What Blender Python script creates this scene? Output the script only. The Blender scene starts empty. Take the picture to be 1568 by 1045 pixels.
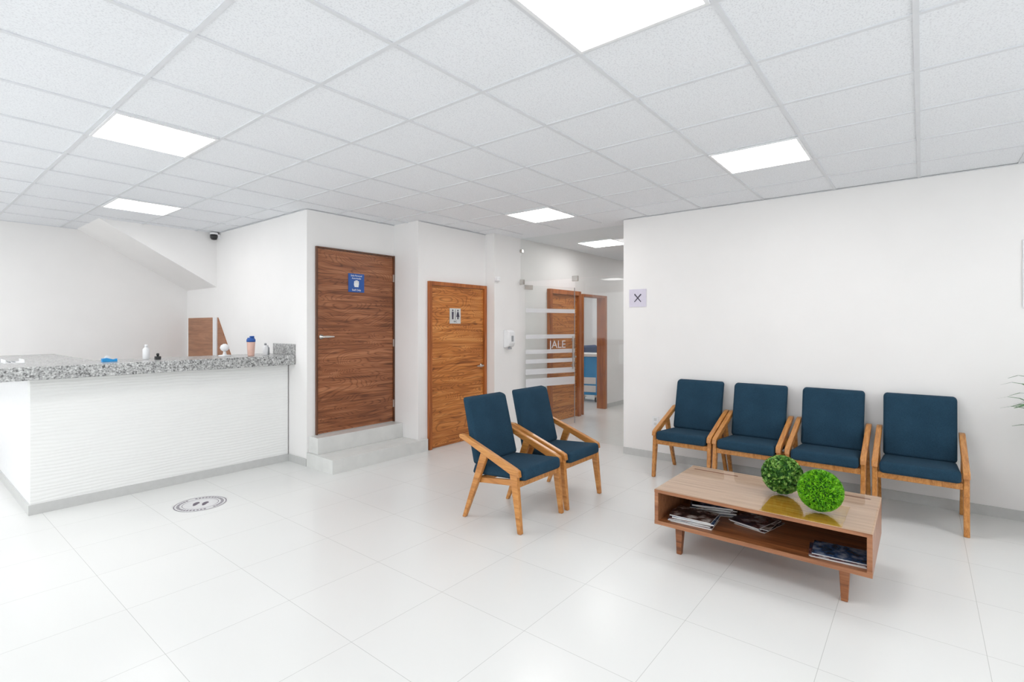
import bpy, bmesh, math, random
from mathutils import Vector, Matrix
random.seed(4)
C = bpy.context.scene
COL = C.collection
H = 2.76; XW = 5.51

# ------------------------------------------------------------ materials
def new_mat(name):
    m = bpy.data.materials.new(name); m.use_nodes = True
    nt = m.node_tree; b = nt.nodes['Principled BSDF']
    return m, nt, b
def N(nt, t, **kw):
    n = nt.nodes.new(t)
    for k, v in kw.items(): setattr(n, k, v)
    return n
def objco(nt, scale=(1,1,1), loc=(0,0,0)):
    tc = N(nt, 'ShaderNodeTexCoord'); mp = N(nt, 'ShaderNodeMapping')
    mp.inputs['Scale'].default_value = scale; mp.inputs['Location'].default_value = loc
    nt.links.new(tc.outputs['Object'], mp.inputs['Vector']); return mp.outputs['Vector']
def noise(nt, vec, sc, det=3, dist=0):
    n = N(nt, 'ShaderNodeTexNoise'); n.inputs['Scale'].default_value = sc
    n.inputs['Detail'].default_value = det; n.inputs['Distortion'].default_value = dist
    nt.links.new(vec, n.inputs['Vector']); return n.outputs['Fac']
def ramp(nt, fac, stops):
    r = N(nt, 'ShaderNodeValToRGB'); e = r.color_ramp.elements
    e[0].position = stops[0][0]; e[0].color = (*stops[0][1], 1)
    e[1].position = stops[-1][0]; e[1].color = (*stops[-1][1], 1)
    for p, c in stops[1:-1]:
        x = e.new(p); x.color = (*c, 1)
    nt.links.new(fac, r.inputs['Fac']); return r.outputs['Color']
def bump(nt, b, fac, strength, dist=0.01):
    bp = N(nt, 'ShaderNodeBump'); bp.inputs['Strength'].default_value = strength
    bp.inputs['Distance'].default_value = dist
    nt.links.new(fac, bp.inputs['Height']); nt.links.new(bp.outputs['Normal'], b.inputs['Normal'])
def plain(name, c, rough=0.5, metal=0.0, var=0.06, nsc=20, bmp=0.0, coat=0):
    m, nt, b = new_mat(name)
    f = noise(nt, objco(nt), nsc)
    lo = tuple(max(0, x*(1-var)) for x in c); hi = tuple(min(1, x*(1+var)) for x in c)
    nt.links.new(ramp(nt, f, [(0.3, lo), (0.7, hi)]), b.inputs['Base Color'])
    b.inputs['Roughness'].default_value = rough; b.inputs['Metallic'].default_value = metal
    b.inputs['Coat Weight'].default_value = coat
    if bmp: bump(nt, b, f, bmp)
    return m
def wood(name, dark, mid, light, axis='X', fine=1.0, rough=0.4, coat=0.0, streak=0.42, veins=False):
    m, nt, b = new_mat(name)
    s = {'X': (0.55, 3, 6.5), 'Y': (3, 0.55, 6.5), 'Z': (6.5, 6.5, 0.55), 'XT': (0.5, 8, 3), 'YT': (8, 0.5, 3)}[axis]
    v = objco(nt, tuple(x*fine for x in s), (3.1, 1.7, 0.3))
    n1 = noise(nt, v, 2.2, 4, 1.6)
    s2 = tuple(x*fine*(0.7 if x < 1 else 5) for x in s)
    n2 = noise(nt, objco(nt, s2), 3.0, 5, 0.9)
    mx = N(nt, 'ShaderNodeMix'); mx.inputs['Factor'].default_value = streak
    nt.links.new(n1, mx.inputs['A']); nt.links.new(n2, mx.inputs['B'])
    col = ramp(nt, mx.outputs['Result'], [(0.36, dark), (0.5, mid), (0.64, light)])
    if veins:
        # flowing dark growth lines: iso-bands of a stretched noise field
        k = noise(nt, objco(nt, (0.8, 1, 2.6), (7.3, 0, 2.2)), 1.1, 2, 0.8)
        a = N(nt, 'ShaderNodeMath', operation='MULTIPLY'); a.inputs[1].default_value = 40.0
        nt.links.new(k, a.inputs[0])
        fr = N(nt, 'ShaderNodeMath', operation='FRACT'); nt.links.new(a.outputs[0], fr.inputs[0])
        rv = ramp(nt, fr.outputs[0], [(0.0, (0.48, 0.42, 0.40)), (0.25, (1, 1, 1)), (0.82, (1, 1, 1)), (1.0, (0.48, 0.42, 0.40))])
        mc = N(nt, 'ShaderNodeMix', data_type='RGBA', blend_type='MULTIPLY')
        mc.inputs[0].default_value = 0.85
        nt.links.new(col, [i for i in mc.inputs if i.name == 'A' and i.type == 'RGBA'][0])
        nt.links.new(rv, [i for i in mc.inputs if i.name == 'B' and i.type == 'RGBA'][0])
        col = [o for o in mc.outputs if o.type == 'RGBA'][0]
    nt.links.new(col, b.inputs['Base Color'])
    b.inputs['Roughness'].default_value = rough; b.inputs['Coat Weight'].default_value = coat
    return m
def emis(name, c, s):
    m, nt, b = new_mat(name)
    b.inputs['Base Color'].default_value = (*c, 1)
    b.inputs['Emission Color'].default_value = (*c, 1); b.inputs['Emission Strength'].default_value = s
    return m

M_wall = plain('wall_paint', (0.885, 0.866, 0.855), 0.6, var=0.010, nsc=3)
M_base = plain('baseboard_tile', (0.57, 0.57, 0.56), 0.3, var=0.03)
M_step = plain('step_tile', (0.73, 0.73, 0.71), 0.25, var=0.04, nsc=8)
M_ceil, nt, b = new_mat('ceiling_tile')
f = noise(nt, objco(nt), 130, 2)
nt.links.new(ramp(nt, f, [(0.36, (0.75, 0.76, 0.79)), (0.46, (0.86, 0.873, 0.90)), (0.7, (0.872, 0.886, 0.912))]), b.inputs['Base Color'])
b.inputs['Roughness'].default_value = 0.9; bump(nt, b, f, 0.06, 0.003)
M_grid = plain('ceiling_tbar', (0.73, 0.74, 0.765), 0.5, var=0.02)
M_floor, nt, b = new_mat('floor_porcelain')
v = objco(nt, (1,1,1), (-0.82+5.85, -0.94+5.85, 0))
br = N(nt, 'ShaderNodeTexBrick'); br.offset = 0; br.offset_frequency = 1; br.squash = 1
br.inputs['Scale'].default_value = 1; br.inputs['Brick Width'].default_value = 0.585
br.inputs['Row Height'].default_value = 0.585; br.inputs['Mortar Size'].default_value = 0.0014
br.inputs['Mortar Smooth'].default_value = 0.3
br.inputs['Color1'].default_value = (0.80, 0.80, 0.785, 1); br.inputs['Color2'].default_value = (0.788, 0.788, 0.773, 1)
br.inputs['Mortar'].default_value = (0.54, 0.54, 0.52, 1)
nt.links.new(v, br.inputs['Vector'])
nt.links.new(br.outputs['Color'], b.inputs['Base Color'])
rr = N(nt, 'ShaderNodeMapRange'); nt.links.new(noise(nt, objco(nt), 2.5), rr.inputs['Value'])
rr.inputs['To Min'].default_value = 0.20; rr.inputs['To Max'].default_value = 0.28
nt.links.new(rr.outputs['Result'], b.inputs['Roughness'])
b.inputs['IOR'].default_value = 1.45
M_ripple, nt, b = new_mat('counter_ripple_panel')
b.inputs['Base Color'].default_value = (0.87, 0.87, 0.855, 1); b.inputs['Roughness'].default_value = 0.45
w = N(nt, 'ShaderNodeTexWave'); w.wave_type = 'BANDS'; w.bands_direction = 'Z'
w.inputs['Scale'].default_value = 11; w.inputs['Distortion'].default_value = 7; w.inputs['Detail'].default_value = 2
w.inputs['Detail Scale'].default_value = 0.6
nt.links.new(objco(nt, (0.30, 0.30, 1)), w.inputs['Vector']); bump(nt, b, w.outputs['Fac'], 0.36, 0.005)
M_gran, nt, b = new_mat('granite')
f = noise(nt, objco(nt), 85, 4); f2 = noise(nt, objco(nt), 30, 3)
mx = N(nt, 'ShaderNodeMix'); mx.inputs['Factor'].default_value = 0.3
nt.links.new(f, mx.inputs['A']); nt.links.new(f2, mx.inputs['B'])
nt.links.new(ramp(nt, mx.outputs['Result'], [(0.37, (0.09, 0.09, 0.09)), (0.45, (0.30, 0.30, 0.295)), (0.55, (0.47, 0.47, 0.465)), (0.64, (0.68, 0.68, 0.67))]), b.inputs['Base Color'])
b.inputs['Roughness'].default_value = 0.22

M_door1 = wood('door_walnut', (0.13, 0.040, 0.015), (0.31, 0.105, 0.040), (0.48, 0.20, 0.090), 'X', 1.0, 0.42, streak=0.5, veins=True)
M_door2 = wood('door_teak', (0.27, 0.075, 0.013), (0.56, 0.19, 0.038), (0.72, 0.32, 0.09), 'X', 1.0, 0.4, streak=0.5, veins=True)
M_frame1 = wood('frame_dark', (0.05, 0.02, 0.01), (0.12, 0.045, 0.02), (0.16, 0.06, 0.03), 'Z', 1, 0.4)
M_frame2 = wood('frame_teak', (0.25, 0.065, 0.014), (0.40, 0.115, 0.025), (0.50, 0.165, 0.04), 'Z', 1, 0.4)
M_chairw = wood('chair_oak', (0.38, 0.14, 0.025), (0.54, 0.22, 0.050), (0.66, 0.31, 0.085), 'YT', 2, 0.35, 0.2)
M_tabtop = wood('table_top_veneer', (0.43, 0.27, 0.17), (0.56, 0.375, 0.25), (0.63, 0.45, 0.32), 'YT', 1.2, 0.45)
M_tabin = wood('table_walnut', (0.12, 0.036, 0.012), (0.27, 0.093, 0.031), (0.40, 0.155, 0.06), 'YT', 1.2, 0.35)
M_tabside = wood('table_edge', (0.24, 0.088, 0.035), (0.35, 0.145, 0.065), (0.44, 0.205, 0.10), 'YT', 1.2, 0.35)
M_reflect = wood('amber_reflection', (0.34, 0.15, 0.012), (0.50, 0.26, 0.03), (0.62, 0.37, 0.07), 'YT', 2, 0.15, 0.3)  # amber tone paints the balls' reflection into the tabletop colour
M_fab, nt, b = new_mat('blue_fabric')
f = noise(nt, objco(nt), 260, 2); f2 = noise(nt, objco(nt), 5, 2)
mx = N(nt, 'ShaderNodeMix'); mx.inputs['Factor'].default_value = 0.3
nt.links.new(f, mx.inputs['A']); nt.links.new(f2, mx.inputs['B'])
nt.links.new(ramp(nt, mx.outputs['Result'], [(0.3, (0.010, 0.034, 0.060)), (0.7, (0.022, 0.064, 0.106))]), b.inputs['Base Color'])
b.inputs['Roughness'].default_value = 0.95; bump(nt, b, f, 0.35, 0.003)
b.inputs['Specular IOR Level'].default_value = 0.25
M_metal = plain('brushed_steel', (0.62, 0.60, 0.57), 0.28, 1.0, 0.04)
M_white = plain('white_plastic', (0.85, 0.85, 0.86), 0.35, var=0.02)
M_grayp = plain('gray_plastic', (0.35, 0.36, 0.38), 0.4)
M_black = plain('black_plastic', (0.02, 0.02, 0.022), 0.3)
M_blue = plain('sign_blue', (0.015, 0.09, 0.36), 0.35, var=0.03)
M_cyan = plain('cart_blue', (0.01, 0.30, 0.68), 0.35, var=0.05)
M_navy = plain('navy_vinyl', (0.02, 0.06, 0.17), 0.4)
M_signw = plain('sign_lilac', (0.68, 0.64, 0.75), 0.4, var=0.02)
M_silver = plain('sign_silver', (0.66, 0.66, 0.65), 0.35, 0.2, 0.03)
M_ink = plain('ink', (0.06, 0.05, 0.08), 0.5)
M_decal = plain('decal_white', (0.76, 0.75, 0.76), 0.3, var=0.03)
M_inkd = plain('decal_ink', (0.12, 0.09, 0.13), 0.4)
M_pink = plain('tumbler_pink', (0.75, 0.48, 0.40), 0.25, var=0.05)
M_paper = plain('paper', (0.75, 0.74, 0.72), 0.6)
M_panel = emis('led_diffuser', (1.0, 0.99, 0.985), 10.4)
M_alu = plain('aluminium_frame', (0.7, 0.71, 0.72), 0.35, 0.2, 0.03)
def glassmat(name, tint, base=0.03, gain=0.7, power=4):
    m = bpy.data.materials.new(name); m.use_nodes = True; nt = m.node_tree; nt.nodes.clear()
    o = N(nt, 'ShaderNodeOutputMaterial'); mx = N(nt, 'ShaderNodeMixShader')
    t = N(nt, 'ShaderNodeBsdfTransparent'); t.inputs['Color'].default_value = (*tint, 1)
    g = N(nt, 'ShaderNodeBsdfGlossy'); g.inputs['Roughness'].default_value = 0.02
    fr = N(nt, 'ShaderNodeLayerWeight'); fr.inputs['Blend'].default_value = 0.5
    p = N(nt, 'ShaderNodeMath', operation='POWER'); p.inputs[1].default_value = power
    q = N(nt, 'ShaderNodeMath', operation='MULTIPLY_ADD'); q.inputs[1].default_value = gain; q.inputs[2].default_value = base
    nt.links.new(fr.outputs['Facing'], p.inputs[0]); nt.links.new(p.outputs[0], q.inputs[0])
    nt.links.new(q.outputs[0], mx.inputs[0]); nt.links.new(t.outputs[0], mx.inputs[1])
    nt.links.new(g.outputs[0], mx.inputs[2]); nt.links.new(mx.outputs[0], o.inputs[0]); return m
M_glass = glassmat('clear_glass', (0.975, 0.985, 0.98), 0.03, 0.5)
M_tglass = glassmat('table_glass', (0.99, 0.99, 0.985), 0.015, 0.38, 5)
def frostmat():
    m = bpy.data.materials.new('frosted_film'); m.use_nodes = True; nt = m.node_tree; nt.nodes.clear()
    o = N(nt, 'ShaderNodeOutputMaterial'); mx = N(nt, 'ShaderNodeMixShader'); mx.inputs[0].default_value = 0.62
    t = N(nt, 'ShaderNodeBsdfTransparent'); d = N(nt, 'ShaderNodeBsdfDiffuse')
    d.inputs['Color'].default_value = (0.9, 0.9, 0.92, 1)
    nt.links.new(t.outputs[0], mx.inputs[1]); nt.links.new(d.outputs[0], mx.inputs[2]); nt.links.new(mx.outputs[0], o.inputs[0]); return m
M_frost = frostmat()
M_leafd, nt, b = new_mat('boxwood_leaf')
nt.links.new(ramp(nt, noise(nt, objco(nt), 40), [(0.35, (0.02, 0.09, 0.010)), (0.5, (0.09, 0.26, 0.025)), (0.66, (0.36, 0.56, 0.14))]), b.inputs['Base Color']); b.inputs['Roughness'].default_value = 0.5
M_leafb, nt, b = new_mat('grass_ball_leaf')
nt.links.new(ramp(nt, noise(nt, objco(nt), 45), [(0.35, (0.045, 0.24, 0.004)), (0.5, (0.16, 0.50, 0.008)), (0.7, (0.32, 0.72, 0.02))]), b.inputs['Base Color']); b.inputs['Roughness'].default_value = 0.5
M_core = plain('foliage_core', (0.02, 0.10, 0.01), 0.8)
M_plant = plain('plant_leaf', (0.04, 0.15, 0.035), 0.45, var=0.5, nsc=12)
M_soil = plain('soil', (0.05, 0.035, 0.025), 0.9, var=0.3, nsc=60)

# ------------------------------------------------------------ geometry helpers
def link(ob, parent=None):
    COL.objects.link(ob)
    if parent: ob.parent = parent
    return ob
def empty(name, loc=(0,0,0), rot=0):
    e = bpy.data.objects.new(name, None); e.location = loc; e.rotation_euler = (0, 0, rot)
    e.empty_display_size = 0.1; COL.objects.link(e); return e
def finish(name, bm, mat, parent=None, bevel=0, seg=2, smooth=False):
    bmesh.ops.recalc_face_normals(bm, faces=bm.faces)
    me = bpy.data.meshes.new(name); bm.to_mesh(me); bm.free()
    for m in (mat if isinstance(mat, (list, tuple)) else [mat]): me.materials.append(m)
    if smooth:
        for p in me.polygons: p.use_smooth = True
    ob = bpy.data.objects.new(name, me); link(ob, parent)
    if bevel:
        md = ob.modifiers.new('bevel', 'BEVEL'); md.width = bevel; md.segments = seg; md.limit_method = 'ANGLE'
        md.angle_limit = math.radians(30)
    return ob
def hexa(bm, vs, mi=0):
    v = [bm.verts.new(p) for p in vs]
    for f in ((0,1,2,3), (7,6,5,4), (0,4,5,1), (1,5,6,2), (2,6,7,3), (3,7,4,0)):
        bm.faces.new([v[i] for i in f]).material_index = mi
def addbox(bm, x0, x1, y0, y1, z0, z1, mi=0):
    hexa(bm, [(x0,y0,z0), (x1,y0,z0), (x1,y1,z0), (x0,y1,z0), (x0,y0,z1), (x1,y0,z1), (x1,y1,z1), (x0,y1,z1)], mi)
def box(name, x0, x1, y0, y1, z0, z1, mat, parent=None, bevel=0, seg=2):
    bm = bmesh.new(); addbox(bm, x0, x1, y0, y1, z0, z1)
    return finish(name, bm, mat, parent, bevel, seg)
def boxes(name, L, mat, parent=None, bevel=0):
    bm = bmesh.new()
    for t in L: addbox(bm, *t)
    return finish(name, bm, mat, parent, bevel)
def prism(bm, poly, a0, a1, axis='X'):
    def P(a, p):
        return (a, p[0], p[1]) if axis == 'X' else ((p[0], a, p[1]) if axis == 'Y' else (p[0], p[1], a))
    A = [bm.verts.new(P(a0, p)) for p in poly]; B = [bm.verts.new(P(a1, p)) for p in poly]
    bm.faces.new(A); bm.faces.new(B[::-1]); n = len(poly)
    for i in range(n): bm.faces.new([A[i], A[(i+1) % n], B[(i+1) % n], B[i]])
def lathe(name, prof, loc, mat, parent=None, seg=24, smooth=True, axis='Z'):
    bm = bmesh.new(); rings = []
    for r, z in prof:
        rings.append([bm.verts.new((r*math.cos(2*math.pi*i/seg), r*math.sin(2*math.pi*i/seg), z)) for i in range(seg)])
    for a, c in zip(rings, rings[1:]):
        for i in range(seg): bm.faces.new([a[i], a[(i+1) % seg], c[(i+1) % seg], c[i]])
    bm.faces.new(rings[0][::-1]); bm.faces.new(rings[-1])
    if axis == 'Y': bmesh.ops.rotate(bm, verts=bm.verts, matrix=Matrix.Rotation(math.pi/2, 3, 'X'))
    if axis == 'X': bmesh.ops.rotate(bm, verts=bm.verts, matrix=Matrix.Rotation(math.pi/2, 3, 'Y'))
    ob = finish(name, bm, mat, parent); ob.location = loc
    if smooth:
        for p in ob.data.polygons: p.use_smooth = len(p.vertices) == 4
    return ob
def text(name, body, size, loc, rot, mat, parent=None, align='CENTER'):
    cu = bpy.data.curves.new(name, 'FONT'); cu.body = body; cu.size = size; cu.align_x = align; cu.align_y = 'CENTER'
    cu.extrude = 0.0006; cu.materials.append(mat)
    ob = bpy.data.objects.new(name, cu); ob.location = loc; ob.rotation_euler = rot; link(ob, parent); return ob

# ------------------------------------------------------------ room shell
box('floor', -2.7, 11.2, -3.2, 8.7, -0.1, 0, M_floor)
box('ceiling', -2.7, 11.2, -3.2, 8.7, H, H+0.1, M_ceil)
GX = [0.845+0.59*k for k in range(-5, 9)]; GY = [0.625+0.605*k for k in range(-5, 14)]
L = []; hw = 0.011
for x in GX:
    if x > XW: continue
    y1 = 8.5 if x < 2.87 else (5.13 if x < 4.02 else (4.67 if x < 5.21 else 4.5))
    if 1.6 < x < 2.87: y1 = 7.45
    L.append((x-hw, x+hw, -3.0, y1, H-0.006, H))
for y in GY:
    if y > 8.5: continue
    x1 = XW if y < 4.67 else (4.02 if y < 5.13 else 2.87)
    if y > 7.45: x1 = 1.6
    xs = [-2.5] + [x for x in GX if -2.5 < x < x1] + [x1]
    for a, c in zip(xs, xs[1:]):
        L.append((a+hw if a > -2.5 else a, c-hw if c < x1 else c, y-hw, y+hw, H-0.006, H))
L += [(XW-0.018, XW-0.0005, -3, 2.745, H-0.009, H-0.0061), (2.852, 2.8695, 5.13, 7.45, H-0.009, H-0.0061), (2.87, 4.02, 5.112, 5.1295, H-0.009, H-0.0061), (4.02, 5.21, 4.652, 4.6695, H-0.009, H-0.0061)]
boxes('trim_ceiling_grid', L, M_grid)

box('wall_right', XW, XW+0.3, -3.2, 2.745, 0, H, M_wall)
box('wall_restroom_block', 2.87, 4.02, 5.13, 8.5, 0, H, M_wall)
box('wall_toilet_block', 4.02, 5.21, 4.67, 8.5, 0, H, M_wall)
box('wall_column_block', 5.21, 6.9, 4.5, 8.5, 0, H, M_wall)
boxes('wall_corridor_left', [(6.9, 7.46, 4.5, 4.62, 0, H), (8.31, 11.0, 4.5, 4.62, 0, H), (7.46, 8.31, 4.5, 4.62, 2.05, H)], M_wall)
box('wall_corridor_right', XW+0.3, 11.0, 2.6, 2.745, 0, H, M_wall)
box('wall_corridor_end', 11.0, 11.2, 2.6, 8.7, 0, H, M_wall)
box('wall_exam_back', 6.9, 11.0, 7.6, 7.75, 0, H, M_wall)
box('wall_back', -2.7, 6.9, 8.5, 8.7, 0, H, M_wall)
boxes('wall_left', [(-2.7,-2.5,-3.2,0.4,0,H), (-2.7,-2.5,8.2,8.5,0,H), (-2.7,-2.5,0.4,8.2,0,0.3), (-2.7,-2.5,0.4,8.2,2.6,H)], M_wall)
boxes('wall_rear', [(-2.5,-1.6,-3.2,-3.0,0,H), (4.2,XW,-3.2,-3.0,0,H), (-1.6,4.2,-3.2,-3.0,0,0.3), (-1.6,4.2,-3.2,-3.0,2.5,H)], M_wall)
w1 = empty('window_1')
boxes('frame', [(-2.63,-2.57,0.4,8.2,0.3,0.35), (-2.63,-2.57,0.4,8.2,2.55,2.6)] + [(-2.63,-2.57,y,y+0.05,0.35,2.55) for y in (0.4, 2.33, 4.27, 6.2, 8.15)], M_alu, w1)
box('pane', -2.604, -2.596, 0.45, 8.15, 0.35, 2.55, M_glass, w1)
w2 = empty('window_2')  # unseen window added behind the camera to let in daylight
boxes('frame', [(-1.6,4.2,-3.13,-3.07,0.3,0.35), (-1.6,4.2,-3.13,-3.07,2.45,2.5)] + [(x,x+0.05,-3.13,-3.07,0.35,2.45) for x in (-1.6, 0.3, 2.25, 4.15)], M_alu, w2)
box('pane', -1.55, 4.15, -3.104, -3.096, 0.35, 2.45, M_glass, w2)

bm = bmesh.new(); prism(bm, [(1.60, H), (2.87, H), (2.87, 2.03)], 7.45, 8.5, 'Y')
finish('wall_stair_soffit', bm, M_wall)

B = 0.08; t = 0.012
box('baseboard_right', XW-t, XW, -3.0, 2.745, 0, B, M_base)
boxes('baseboard_restroom', [(2.87-t, 2.87, 5.13, 5.51, 0, B)], M_base)
boxes('baseboard_toilet', [(4.14, 4.165, 4.67-t, 4.67, 0, B), (5.21-t, 5.21, 4.5-t, 4.63, 0, B), (5.21, 6.43, 4.5-t, 4.5, 0, B)], M_base)
boxes('baseboard_corridor', [(8.37, 11.0, 4.5-t, 4.5, 0, B)], M_base)
boxes('baseboard_back', [(-2.5, 2.87, 8.5-t, 8.5, 0, B)], M_base)
boxes('baseboard_counter', [(0.75-t, 2.87-t, 5.51-t, 5.51, 0, B), (0.75-t, 0.75, 5.51, 7.6, 0, B)], M_base)

st = empty('entry_steps')
box('lower_step', 2.865, 4.0195, 4.63, 5.129, 0, 0.145, M_step, st)
box('upper_step', 2.89, 4.019, 4.95, 5.129, 0.145, 0.318, M_step, st, 0.003)
box('lower_step_corner', 4.0195, 4.14, 4.63, 4.6695, 0, 0.145, M_step)  # lower step carries on round the wall corner here

# ------------------------------------------------------------ doors
def lever(parent, x, y, z, sgn):
    lathe('handle_rose', [(0.026, 0), (0.026, 0.008), (0.01, 0.010), (0.01, 0.045)], (x, y, z), M_metal, parent, 20, True, 'Y')
    bm = bmesh.new(); pts = [(0, 0.010), (0.05, 0.011), (0.11, 0.007), (0.13, 0.006)]
    prism(bm, [(x + sgn*a, z+h) for a, h in pts] + [(x + sgn*a, z-h) for a, h in pts[::-1]], y-0.055, y-0.038, 'Y')
    finish('handle_lever', bm, M_metal, parent, 0.003)
def door(name, x0, x1, yw, z0, z1, mp, mf, fw, proud=0.03, closed=True):
    e = empty(name)
    boxes('frame', [(x0, x0+fw, yw-proud, yw, z0, z1), (x1-fw, x1, yw-proud, yw, z0, z1), (x0+fw, x1-fw, yw-proud, yw, z1-fw, z1)], mf, e, 0.002)
    if closed: box('leaf', x0+fw+0.003, x1-fw-0.003, yw-0.012, yw, z0+0.006, z1-fw-0.003, mp, e)
    return e
d1 = door('door_1', 2.965, 4.018, 5.13, 0.32, 2.372, M_door1, M_frame1, 0.018, 0.028)
lever(d1, 3.03, 5.118, 1.385, 1)
boxes('hinges', [(3.992, 4.004, 5.10, 5.118, z, z+0.09) for z in (0.5, 1.25, 2.05)], M_metal, d1)
d2 = door('door_2', 4.165, 5.205, 4.67, 0.0, 2.05, M_door2, M_frame2, 0.045, 0.04)
lever(d2, 5.115, 4.658, 0.97, -1)
d3 = door('door_3', 6.45, 7.36, 4.5, 0.0, 2.08, M_door2, M_frame2, 0.07, 0.06)
lever(d3, 7.2, 4.488, 1.0, -1)
d4 = empty('door_4')
boxes('frame', [(7.46, 7.50, 4.47, 4.64, 0, 2.05), (8.24, 8.31, 4.47, 4.64, 0, 2.05), (7.50, 8.24, 4.47, 4.64, 2.01, 2.05)], M_frame2, d4)
box('leaf', 7.50, 7.54, 4.65, 5.40, 0.01, 2.0, M_door2, d4)

# signs
F = (math.pi/2, 0, 0)
s = empty('restroom_sign')
box('plate', 3.365, 3.575, 5.110, 5.117, 1.895, 2.11, M_blue, s)
text('text_top', 'Solo Personal', 0.027, (3.47, 5.109, 2.085), F, M_white, s)
text('text_mid', 'Autorizado', 0.027, (3.47, 5.109, 2.055), F, M_white, s)
bm = bmesh.new()
prism(bm, [(3.445, 1.955), (3.495, 1.955), (3.502, 1.99), (3.502, 2.005), (3.438, 2.005), (3.436, 1.98)], 5.108, 5.1098, 'Y')
for k, hh in enumerate((2.024, 2.033, 2.034, 2.026)):
    addbox(bm, 3.439+k*0.0162, 3.439+k*0.0162+0.0135, 5.108, 5.1098, 2.005, hh)
finish('hand_icon', bm, M_white, s)
text('text_low', 'Staff Only', 0.030, (3.47, 5.109, 1.920), F, M_white, s)
s = empty('toilet_sign')
box('plate', 4.522, 4.715, 4.650, 4.657, 1.535, 1.73, M_silver, s)
bm = bmesh.new()
for cx, dress in ((4.573, False), (4.665, True)):
    if dress:
        prism(bm, [(cx-0.030, 1.62), (cx+0.030, 1.62), (cx+0.010, 1.685), (cx-0.010, 1.685)], 4.648, 4.650, 'Y')
        addbox(bm, cx-0.010, cx+0.010, 4.648, 4.650, 1.59, 1.62)
    else:
        prism(bm, [(cx-0.012, 1.59), (cx+0.012, 1.59), (cx+0.017, 1.685), (cx-0.017, 1.685)], 4.648, 4.650, 'Y')
    prism(bm, [(cx+0.011*math.cos(a*math.pi/5), 1.703+0.011*math.sin(a*math.pi/5)) for a in range(10)], 4.648, 4.650, 'Y')
addbox(bm, 4.617, 4.621, 4.648, 4.650, 1.585, 1.715)
finish('figures', bm, M_ink, s)
text('wc', 'WC', 0.035, (4.619, 4.649, 1.56), F, M_ink, s)
s = empty('no_food_sign')
box('plate', XW-0.006, XW, 2.46, 2.67, 1.725, 1.93, M_signw, s)
def bar(bm, c, ang, l, w, x0, x1):
    u = Vector((math.cos(ang), math.sin(ang))); n = Vector((-u.y, u.x)); c = Vector(c)
    P = [c-u*l/2-n*w/2, c+u*l/2-n*w/2, c+u*l/2+n*w, c-u*l/2+n*w/2]
    prism(bm, [(p.x, p.y) for p in P], x0, x1, 'X')
bm = bmesh.new()
bar(bm, (2.565, 1.828), math.radians(48), 0.12, 0.010, XW-0.008, XW-0.006)
bar(bm, (2.565, 1.828), math.radians(132), 0.12, 0.010, XW-0.0081, XW-0.006)
finish('cutlery_cross', bm, M_ink, s)
s = empty('wall_poster'); box('board', XW-0.012, XW, -1.1, -0.60, 1.64, 2.17, M_white, s, 0.003)
box('print', XW-0.014, XW-0.012, -1.05, -0.65, 1.69, 2.12, M_signw, s)

s = empty('wall_outlet'); box('plate', XW-0.008, XW, 2.31, 2.39, 0.36, 0.48, M_white, s, 0.002)
boxes('sockets', [(XW-0.0095, XW-0.008, 2.335, 2.365, z, z+0.03) for z in (0.38, 0.43)], M_silver, s)
s = empty('soap_dispenser')
bm = bmesh.new(); prism(bm, [(4.5, 1.2), (4.5, 1.45), (4.43, 1.45), (4.395, 1.42), (4.39, 1.27), (4.42, 1.22)], 5.40, 5.53, 'X')
finish('body', bm, M_white, s, 0.012, 3)
box('window', 5.445, 5.485, 4.386, 4.393, 1.29, 1.37, M_grayp, s, 0.002)
box('nozzle', 5.445, 5.485, 4.42, 4.46, 1.185, 1.21, M_grayp, s)
s = empty('motion_sensor'); box('body', 5.215, 5.275, 4.44, 4.5, 2.11, 2.17, M_white, s, 0.012, 3)
s = empty('security_camera')
lathe('base', [(0.05, 0), (0.05, 0.025), (0.042, 0.03)], (2.80, 7.36, H-0.037), M_white, s)
lathe('dome', [(0.012, -0.05), (0.03, -0.045), (0.044, -0.025), (0.048, 0.0), (0.044, 0.02)], (2.80, 7.36, H-0.057), M_black, s)
box('bracket', 2.83, 2.87, 7.33, 7.39, H-0.09, H-0.03, M_white, s)

s = empty('wood_cabinet_panel')
box('panel', 2.855, 2.87, 7.52, 8.42, 0.9, 1.62, M_tabside, s)
boxes('white_frame', [(2.845, 2.87, 7.40, 7.52, 0.9, 1.62)], M_white, s)
bm = bmesh.new(); prism(bm, [(7.40, 1.62), (7.40, 0.95), (6.85, 0.95)], 2.858, 2.87, 'X')
finish('triangle_panel', bm, M_tabside, s)

# ------------------------------------------------------------ reception counter
rc = empty('reception_counter')
box('front_panel', 0.75, 2.857, 5.51, 5.62, 0, 1.08, M_ripple, rc)
box('side_panel', 0.75, 0.86, 5.62, 7.6, 0, 1.08, M_white, rc)
bm = bmesh.new()
prism(bm, [(0.54, 5.36), (2.868, 5.36), (2.868, 5.98), (1.25, 5.98), (1.25, 7.7), (0.54, 7.7)], 1.08, 1.185, 'Z')
finish('granite_slab', bm, M_gran, rc, 0.006)
box('granite_upstand', 2.845, 2.868, 5.365, 5.83, 1.185, 1.305, M_gran, rc, 0.003)
box('work_desk', 0.88, 2.85, 5.64, 6.2, 0.72, 0.75, M_white, rc)
CT = 1.185
e = empty('tumbler', (2.47, 5.54, CT))
lathe('body', [(0.030, 0), (0.033, 0.01), (0.041, 0.145), (0.041, 0.15)], (0,0,0), M_pink, e)
lathe('lid', [(0.044, 0.15), (0.044, 0.175), (0.036, 0.185), (0.034, 0.195)], (0,0,0), M_blue, e)
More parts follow.
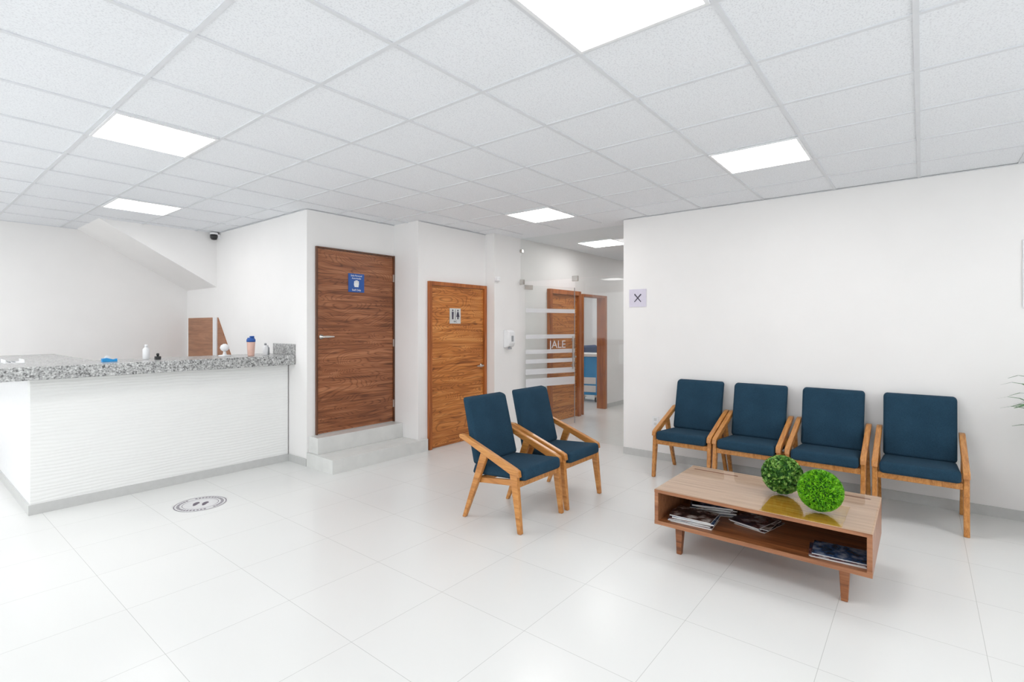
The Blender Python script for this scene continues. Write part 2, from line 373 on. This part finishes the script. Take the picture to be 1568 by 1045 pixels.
box('spout', -0.012, 0.03, -0.012, 0.012, 0.195, 0.212, M_blue, e, 0.003)
def bottle(name, x, y, r, h, m, mc):
    e = empty(name, (x, y, CT))
    lathe('body', [(r*0.9, 0), (r, 0.005), (r, h*0.68), (r*0.5, h*0.8), (r*0.4, h*0.82)], (0,0,0), m, e)
    lathe('cap', [(r*0.45, h*0.82), (r*0.45, h*0.97), (r*0.35, h)], (0,0,0), mc, e)
bottle('sanitizer_bottle', 2.66, 5.62, 0.026, 0.13, M_white, M_grayp)
bottle('sanitizer_bottle', 2.72, 5.70, 0.022, 0.11, M_grayp, M_white)
bottle('gel_bottle', 1.60, 5.78, 0.028, 0.14, M_white, M_white)
e = empty('ink_stamp', (1.66, 5.66, CT)); box('base', -0.022, 0.022, -0.02, 0.02, 0, 0.03, M_black, e, 0.003); lathe('grip', [(0.008, 0.03), (0.012, 0.045), (0.012, 0.055), (0.006, 0.06)], (0,0,0), M_black, e)
e = empty('tape_dispenser', (1.28, 5.62, CT))
bm = bmesh.new(); prism(bm, [(-0.055, 0), (0.055, 0), (0.055, 0.028), (0.03, 0.02), (-0.02, 0.035), (-0.055, 0.03)], -0.02, 0.02, 'Y'); finish('body', bm, M_cyan, e, 0.003)
lathe('roll', [(0.02, -0.008), (0.02, 0.008)], (-0.015, 0, 0.034), M_white, e, 20, True, 'Y')
e = empty('table_bell_display', (2.28, 5.72, CT))
lathe('base', [(0.06, 0), (0.06, 0.012), (0.02, 0.016), (0.012, 0.05)], (0,0,0), M_white, e)
lathe('globe', [(0.012, 0.05), (0.035, 0.065), (0.045, 0.09), (0.035, 0.115), (0.012, 0.13)], (0,0,0), M_white, e)
e = empty('pen_tray', (0.72, 6.1, CT))
boxes('tray', [(-0.06, 0.06, -0.13, 0.13, 0, 0.006), (-0.06, -0.055, -0.13, 0.13, 0.006, 0.03), (0.055, 0.06, -0.13, 0.13, 0.006, 0.03)], M_white, e)
boxes('pens', [(-0.03, -0.022, -0.1, 0.06, 0.006, 0.014), (0.0, 0.008, -0.08, 0.08, 0.006, 0.014)], M_grayp, e)

# floor decal
e = empty('floor_decal', (1.70, 4.745, 0.0))
lathe('disc', [(0.195, 0.0002), (0.195, 0.0014)], (0,0,0), M_decal, e, 64)
def ring(name, r0, r1, z, m, seg=64, skip=None):
    bm = bmesh.new()
    for i in range(seg):
        if skip and skip(i): continue
        a, b2 = 2*math.pi*i/seg, 2*math.pi*(i+1)/seg
        vs = [bm.verts.new((r*math.cos(t2), r*math.sin(t2), z)) for r, t2 in ((r0, a), (r1, a), (r1, b2), (r0, b2))]
        bm.faces.new(vs)
    bmesh.ops.remove_doubles(bm, verts=bm.verts, dist=1e-6)
    return finish(name, bm, m, e)
ring('outer_ring', 0.186, 0.193, 0.0018, M_inkd)
ring('lettering', 0.150, 0.172, 0.0018, M_inkd, 120, lambda i: i % 3 == 1 or 27 < i % 60 < 34)
ring('inner_ring', 0.130, 0.134, 0.0018, M_inkd)
bm = bmesh.new()
for cx in (-0.035, 0.035):
    pts = [(cx+0.024*math.cos(a)*(1 if math.sin(a) > 0 else .7), 0.05*math.sin(a)) for a in [k*math.pi/10 for k in range(20)]]
    vs = [bm.verts.new((x*math.cos(-.68)-y*math.sin(-.68), x*math.sin(-.68)+y*math.cos(-.68), 0.0018)) for x, y in pts]; bm.faces.new(vs)
finish('footprints', bm, M_inkd, e)

# ------------------------------------------------------------ glass partition
gx = 5.785
gp = empty('glass_partition')
box('transom_pane', gx-0.005, gx+0.005, 2.76, 4.495, 2.14, H-0.002, M_glass, gp)
box('fixed_pane', gx-0.005, gx+0.005, 2.76, 3.58, 0.01, 2.13, M_glass, gp)
boxes('fittings', [(gx-0.02, gx+0.02, 4.44, 4.497, 2.10, 2.17), (gx-0.02, gx+0.02, 3.54, 3.62, 2.10, 2.17), (gx-0.02, gx+0.02, 4.46, 4.497, 2.56, 2.60)], M_metal, gp)
gd = empty('door_5', (gx+0.012, 4.45, 0), 0)
ang = math.atan2(-0.30, 0.86); gd.rotation_euler = (0, 0, ang)
box('pane', 0.03, 0.93, -0.005, 0.005, 0.02, 2.09, M_glass, gd)
stripes = []
for z0, z1 in ((1.70, 1.76), (1.32, 1.38), (1.10, 1.16), (0.96, 1.02), (0.80, 0.88), (0.62, 0.74)):
    stripes.append((0.03, 0.93, -0.0065, -0.0055, z0, z1))
boxes('frosted_bands', stripes, M_frost, gd)
text('frosted_lettering', 'JALE', 0.16, (0.60, -0.0075, 1.225), (math.pi/2, 0, 0), M_frost, gd)
boxes('pull_handle', [(0.85, 0.87, -0.06, -0.04, 0.85, 1.35), (0.85, 0.87, -0.04, -0.006, 0.90, 0.92), (0.85, 0.87, -0.04, -0.006, 1.28, 1.30)], M_metal, gd, 0.004)
boxes('edge', [(0.926, 0.931, -0.006, 0.006, 0.02, 2.09)], M_grayp, gd)
boxes('pivot_patch', [(0.02, 0.15, -0.012, 0.012, 2.03, 2.095), (0.02, 0.15, -0.012, 0.012, 0.005, 0.07)], M_metal, gd)

# exam room contents
e = empty('medical_cart', (8.98, 5.22, 0), 0.3)
box('body', -0.2, 0.2, -0.2, 0.2, 0.14, 0.90, M_cyan, e, 0.02)
boxes('drawer_fronts', [(-0.21, -0.2, -0.17, 0.17, z, z+0.13) for z in (0.2, 0.36)], M_white, e, 0.004)
box('top_tray', -0.22, 0.22, -0.22, 0.22, 0.90, 0.96, M_white, e, 0.01)
for i, (x, y) in enumerate(((-0.16,-0.16), (0.16,-0.16), (-0.16,0.16), (0.16,0.16))):
    lathe('wheel_%d' % i, [(0.05, -0.015), (0.05, 0.015)], (x, y, 0.05), M_black, e, 20, True, 'Y')
    box('caster_%d' % i, x-0.015, x+0.015, y-0.022, y+0.022, 0.05, 0.14, M_metal, e)
e = empty('exam_table', (10.0, 6.65, 0), 0)
box('mattress', -0.35, 0.35, -0.85, 0.85, 0.76, 0.88, M_navy, e, 0.03, 3)
box('base', -0.28, 0.28, -0.75, 0.75, 0.08, 0.76, M_grayp, e, 0.01)
box('feet', -0.3, 0.3, -0.6, 0.6, 0, 0.08, M_black, e)
bm = bmesh.new(); hexa(bm, [(-0.35,-0.85,0.88), (0.35,-0.85,0.88), (0.35,-0.35,0.885), (-0.35,-0.35,0.885), (-0.35,-0.85,1.04), (0.35,-0.85,1.04), (0.35,-0.79,1.08), (-0.35,-0.79,1.08)])
finish('headrest', bm, M_navy, e, 0.02)

# ------------------------------------------------------------ ceiling light panels
def panel(x0, y0, sx=0.59, sy=0.605):
    e = empty('ceiling_light')
    x1, y1 = x0+sx, y0+sy; fw = 0.028
    boxes('frame', [(x0+.012, x0+fw, y0+.012, y1-.012, H-0.014, H), (x1-fw, x1-.012, y0+.012, y1-.012, H-0.014, H), (x0+fw, x1-fw, y0+.012, y0+fw, H-0.014, H), (x0+fw, x1-fw, y1-fw, y1-.012, H-0.014, H)], M_white, e)
    box('diffuser', x0+fw, x1-fw, y0+fw, y1-fw, H-0.010, H-0.001, M_panel, e)
gxi = lambda k: 0.845+0.59*k
gyi = lambda k: 0.625+0.605*k
for kx, ky in ((1, 0), (0, 5), (5, 0), (6, 4), (1, 9), (-3, 0), (-3, 5), (-3, 7), (-3, 9), (-3, 11), (1, -4), (5, -4), (-3, -4)):  # includes extra unseen back-left panels, added to brighten that corner
    panel(gxi(kx), gyi(ky))
panel(6.55, 3.45); panel(9.2, 3.3); panel(7.8, 5.4); panel(9.5, 5.2); panel(8.7, 6.6)  # later exam-room panels are unseen extras, added to brighten that room

# ------------------------------------------------------------ armchairs
def cushion(bm_pts, name, parent, bev):
    bm = bmesh.new(); hexa(bm, bm_pts)
    ob = finish(name, bm, M_fab, parent, bev, 4)
    for p in ob.data.polygons: p.use_smooth = True
    return ob
proto = {}
def armchair(x, y, rot):
    e = empty('armchair', (x, y, 0), rot)
    if proto:
        for nm, (me, bev, seg) in proto.items():
            ob = bpy.data.objects.new(nm, me); link(ob, e)
            md = ob.modifiers.new('bevel', 'BEVEL'); md.width = bev; md.segments = seg; md.limit_method = 'ANGLE'
        return
    def sv(ob, bev, seg): proto[ob.name] = (ob.data, bev, seg)
    for i, (xa, xb) in enumerate(((-0.285, -0.250), (0.250, 0.285))):
        bm = bmesh.new(); prism(bm, [(-0.300, 0), (-0.268, 0), (-0.195, 0.425), (-0.262, 0.440)], xa, xb); sv(finish('front_leg_%d' % i, bm, M_chairw, e, 0.006), 0.006, 2)
        bm = bmesh.new(); prism(bm, [(0.255, 0), (0.285, 0), (0.09, 0.535), (0.025, 0.515)], xa+0.001, xb-0.001); sv(finish('rear_leg_%d' % i, bm, M_chairw, e, 0.006), 0.006, 2)
        bm = bmesh.new(); prism(bm, [(-0.285, 0.405), (-0.275, 0.452), (-0.24, 0.468), (0.26, 0.645), (0.315, 0.648), (0.318, 0.622), (0.27, 0.605), (-0.20, 0.42)], xa-0.003, xb+0.003); sv(finish('arm_%d' % i, bm, M_chairw, e, 0.006), 0.006, 2)
        bm = bmesh.new(); prism(bm, [(-0.24, 0.33), (0.14, 0.29), (0.14, 0.33), (-0.24, 0.375)], (-0.250 if i == 0 else 0.225), (-0.225 if i == 0 else 0.250)); sv(finish('side_rail_%d' % i, bm, M_chairw, e, 0.004), 0.004, 2)
    bm = bmesh.new(); addbox(bm, -0.25, 0.25, -0.262, -0.237, 0.325, 0.372); sv(finish('front_rail', bm, M_chairw, e, 0.004), 0.004, 2)
    bm = bmesh.new(); addbox(bm, -0.25, 0.25, 0.115, 0.14, 0.29, 0.335); sv(finish('rear_rail', bm, M_chairw, e, 0.004), 0.004, 2)
    c = cushion([(-0.24,-0.305,0.372), (0.24,-0.305,0.372), (0.235,0.235,0.338), (-0.235,0.235,0.338), (-0.24,-0.30,0.462), (0.24,-0.30,0.462), (0.235,0.20,0.43), (-0.235,0.20,0.43)], 'seat_cushion', e, 0.028); sv(c, 0.028, 4)
    c = cushion([(-0.235,0.13,0.432), (0.235,0.13,0.432), (0.235,0.215,0.41), (-0.235,0.215,0.41), (-0.24,0.262,0.918), (0.24,0.262,0.918), (0.24,0.335,0.935), (-0.24,0.335,0.935)], 'back_cushion', e, 0.026); sv(c, 0.026, 4)
armchair(3.165, 2.54, 0)
armchair(3.785, 2.54, 0)
for y in (1.82, 1.235, 0.63, 0.02): armchair(5.13, y, -math.pi/2)

# ------------------------------------------------------------ coffee table
ct = empty('coffee_table')
x0, x1, y0, y1, zb, zt = 3.23, 3.97, 0.20, 1.385, 0.19, 0.42
boxes('side_panels', [(x0, x1, y0, y0+0.025, zb, zt-0.022), (x0, x1, y1-0.025, y1, zb, zt-0.022)], M_tabside, ct, 0.002)
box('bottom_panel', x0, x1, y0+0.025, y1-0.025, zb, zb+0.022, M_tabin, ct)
box('front_lip', x0-0.001, x0+0.006, y0, y1, zb-0.001, zb+0.024, M_tabside, ct)
boxes('top_panel', [(x0, x1, y0, y1, zt-0.022, zt-0.002)], M_tabtop, ct)
box('front_edge', x0-0.002, x0+0.001, y0, y1, zt-0.022, zt-0.002, M_tabside, ct)
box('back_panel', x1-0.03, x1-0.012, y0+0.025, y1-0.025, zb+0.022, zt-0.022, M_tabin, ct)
box('reflection_patch', x0+0.012, x0+0.40, 0.335, 0.745, zt-0.002, zt-0.0005, M_reflect, ct)  # painted patch standing in for the balls' reflection on the top
box('glass_sheet', x0+0.004, x1-0.004, y0+0.006, y1-0.006, zt, zt+0.006, M_tglass, ct)
boxes('corner_slots', [(x1-0.10, x1-0.08, y1-0.35, y1-0.04, zt-0.002, zt-0.001), (x1-0.10, x1-0.08, y0+0.05, y0+0.28, zt-0.002, zt-0.001)], M_tabin, ct)
for i, (lx, ly) in enumerate(((x0+0.09, y0+0.13), (x0+0.09, y1-0.14), (x1-0.09, y0+0.13), (x1-0.09, y1-0.14))):
    bm = bmesh.new(); sx = -0.012 if lx < 3.6 else 0.012; a = 0.026; c = 0.016
    hexa(bm, [(lx-c+sx,ly-c,0), (lx+c+sx,ly-c,0), (lx+c+sx,ly+c,0), (lx-c+sx,ly+c,0), (lx-a,ly-a,zb), (lx+a,ly-a,zb), (lx+a,ly+a,zb), (lx-a,ly+a,zb)])
    finish('leg_%d' % i, bm, M_tabin, ct, 0.004)
def magmat(name, seed, cols):
    m, nt, b = new_mat(name)
    nt.links.new(ramp(nt, noise(nt, objco(nt, (1,1,1), (seed, 0, 0)), 14, 3), [(0.38, cols[0]), (0.5, cols[1]), (0.66, cols[2])]), b.inputs['Base Color'])
    b.inputs['Roughness'].default_value = 0.25; return m
MM = [magmat('mag_a', 1, ((0.02,0.012,0.015), (0.10,0.05,0.045), (0.5,0.45,0.42))), magmat('mag_b', 5, ((0.015,0.03,0.07), (0.12,0.04,0.04), (0.4,0.4,0.42))), magmat('mag_c', 9, ((0.01,0.015,0.02), (0.03,0.07,0.16), (0.25,0.28,0.35)))]
def magazines(cx, cy, n, base, spread, seed):
    rnd = random.Random(seed); e = empty('magazine_stack', (cx, cy, zb+0.0225)); z = 0
    for i in range(n):
        a = base + rnd.uniform(-spread, spread); th = rnd.uniform(0.005, 0.010); w, l = 0.10, 0.13
        dx, dy = rnd.uniform(-.012, .012), rnd.uniform(-.02, .02)
        for nm, ww, zz0, zz1, m in (('pages', 0.0, z, z+th-0.0012, M_paper), ('cover', 0.002, z+th-0.0012, z+th, MM[(i+seed) % 3])):
            ob = box('%s_%d' % (nm, i), -w-ww, w+ww, -l-ww, l+ww, zz0, zz1, m, e)
            ob.location = (dx, dy, 0); ob.rotation_euler = (0, 0, a)
        z += th
magazines(3.375, 1.18, 6, 0.15, 0.12, 1)
magazines(3.66, 1.14, 7, 0.3, 0.15, 2)
magazines(3.60, 0.84, 4, 1.4, 0.15, 4)
magazines(3.375, 0.36, 3, 0.1, 0.06, 3)

def ball(name, loc, R, n, ll, lw, mat, tilt):
    rnd = random.Random(n); e = empty(name, loc)
    bm = bmesh.new(); bmesh.ops.create_icosphere(bm, subdivisions=3, radius=R*0.84); finish('core', bm, M_core, e, smooth=True)
    bm = bmesh.new(); ga = math.pi*(3-math.sqrt(5))
    for i in range(n):
        z = 1-2*(i+.5)/n; r = math.sqrt(1-z*z); d = Vector((r*math.cos(ga*i), r*math.sin(ga*i), z))
        d = (d+Vector([rnd.uniform(-.05, .05) for _ in range(3)])).normalized()
        o = (d + tilt*Vector([rnd.uniform(-1, 1) for _ in range(3)])).normalized()
        sd = o.cross(Vector([rnd.uniform(-1, 1) for _ in range(3)])).normalized()
        L_ = ll*rnd.uniform(.8, 1.2); base = d*R*0.86; up = sd.cross(o).normalized()*L_*0.15
        k = min(1.0, (R*1.0)/max((base+o*L_).length, 1e-6)); tip = (base+o*L_)*k
        mid = base*0.45+tip*0.55
        vs = [bm.verts.new(p) for p in (base, mid+sd*lw/2+up, tip, mid-sd*lw/2+up)]
        m2 = bm.verts.new(mid-up*0.3)
        bm.faces.new([vs[0], vs[1], m2]); bm.faces.new([vs[1], vs[2], m2]); bm.faces.new([vs[2], vs[3], m2]); bm.faces.new([vs[3], vs[0], m2])
    finish('leaves', bm, mat, e)
ball('topiary_ball', (3.63, 0.70, zt+0.006+0.1235), 0.122, 1000, 0.036, 0.024, M_leafd, 0.9)
ball('topiary_ball', (3.42, 0.46, zt+0.006+0.1215), 0.120, 3800, 0.024, 0.008, M_leafb, 0.8)

e = empty('potted_plant', (5.03, -0.86, 0))
lathe('pot', [(0.13, 0), (0.15, 0.02), (0.19, 0.42), (0.20, 0.44), (0.185, 0.44), (0.17, 0.40)], (0,0,0), M_white, e, 32)
lathe('soil', [(0.165, 0.39), (0.165, 0.402)], (0,0,0), M_soil, e, 24)
bm = bmesh.new(); rnd = random.Random(7)
for i in range(56):
    a = 2*math.pi*i/56*5.0+rnd.uniform(-.2, .2); hh = rnd.uniform(0.55, 1.05)
    reach = rnd.uniform(0.34, 0.44); dirv = Vector((math.cos(a), math.sin(a), 0)); sd = Vector((-dirv.y, dirv.x, 0)); prev = None
    if dirv.x > 0.2: reach = min(reach, 0.42/dirv.x)
    for k in range(9):
        t_ = k/8; p = dirv*(0.02+reach*t_**1.2) + Vector((0, 0, 0.40+hh*(1.7*t_-1.02*t_*t_)))
        w_ = 0.026*math.sin(math.pi*min(1, 0.15+t_*0.80))+0.001
        cur = (bm.verts.new(p+sd*w_), bm.verts.new(p-sd*w_))
        if prev: bm.faces.new([prev[0], prev[1], cur[1], cur[0]])
        prev = cur
finish('leaves', bm, M_plant, e, smooth=True)

# ------------------------------------------------------------ world + camera
w = bpy.data.worlds.new('World'); C.world = w; w.use_nodes = True
w.node_tree.nodes['Background'].inputs[0].default_value = (0.94, 0.97, 1.0, 1)
w.node_tree.nodes['Background'].inputs[1].default_value = 2.6
C.view_settings.view_transform = 'Standard'; C.view_settings.look = 'None'
C.view_settings.exposure = 0.0

cd = bpy.data.cameras.new('camera'); cam = bpy.data.objects.new('camera', cd); COL.objects.link(cam)
cd.sensor_width = 36; cd.lens = 36*780/1568; cd.shift_y = -22.5/1568
cam.location = (0, 0, 1.5); cam.rotation_euler = (math.pi/2, 0, -math.radians(51.16))
cd.clip_start = 0.05
C.camera = cam
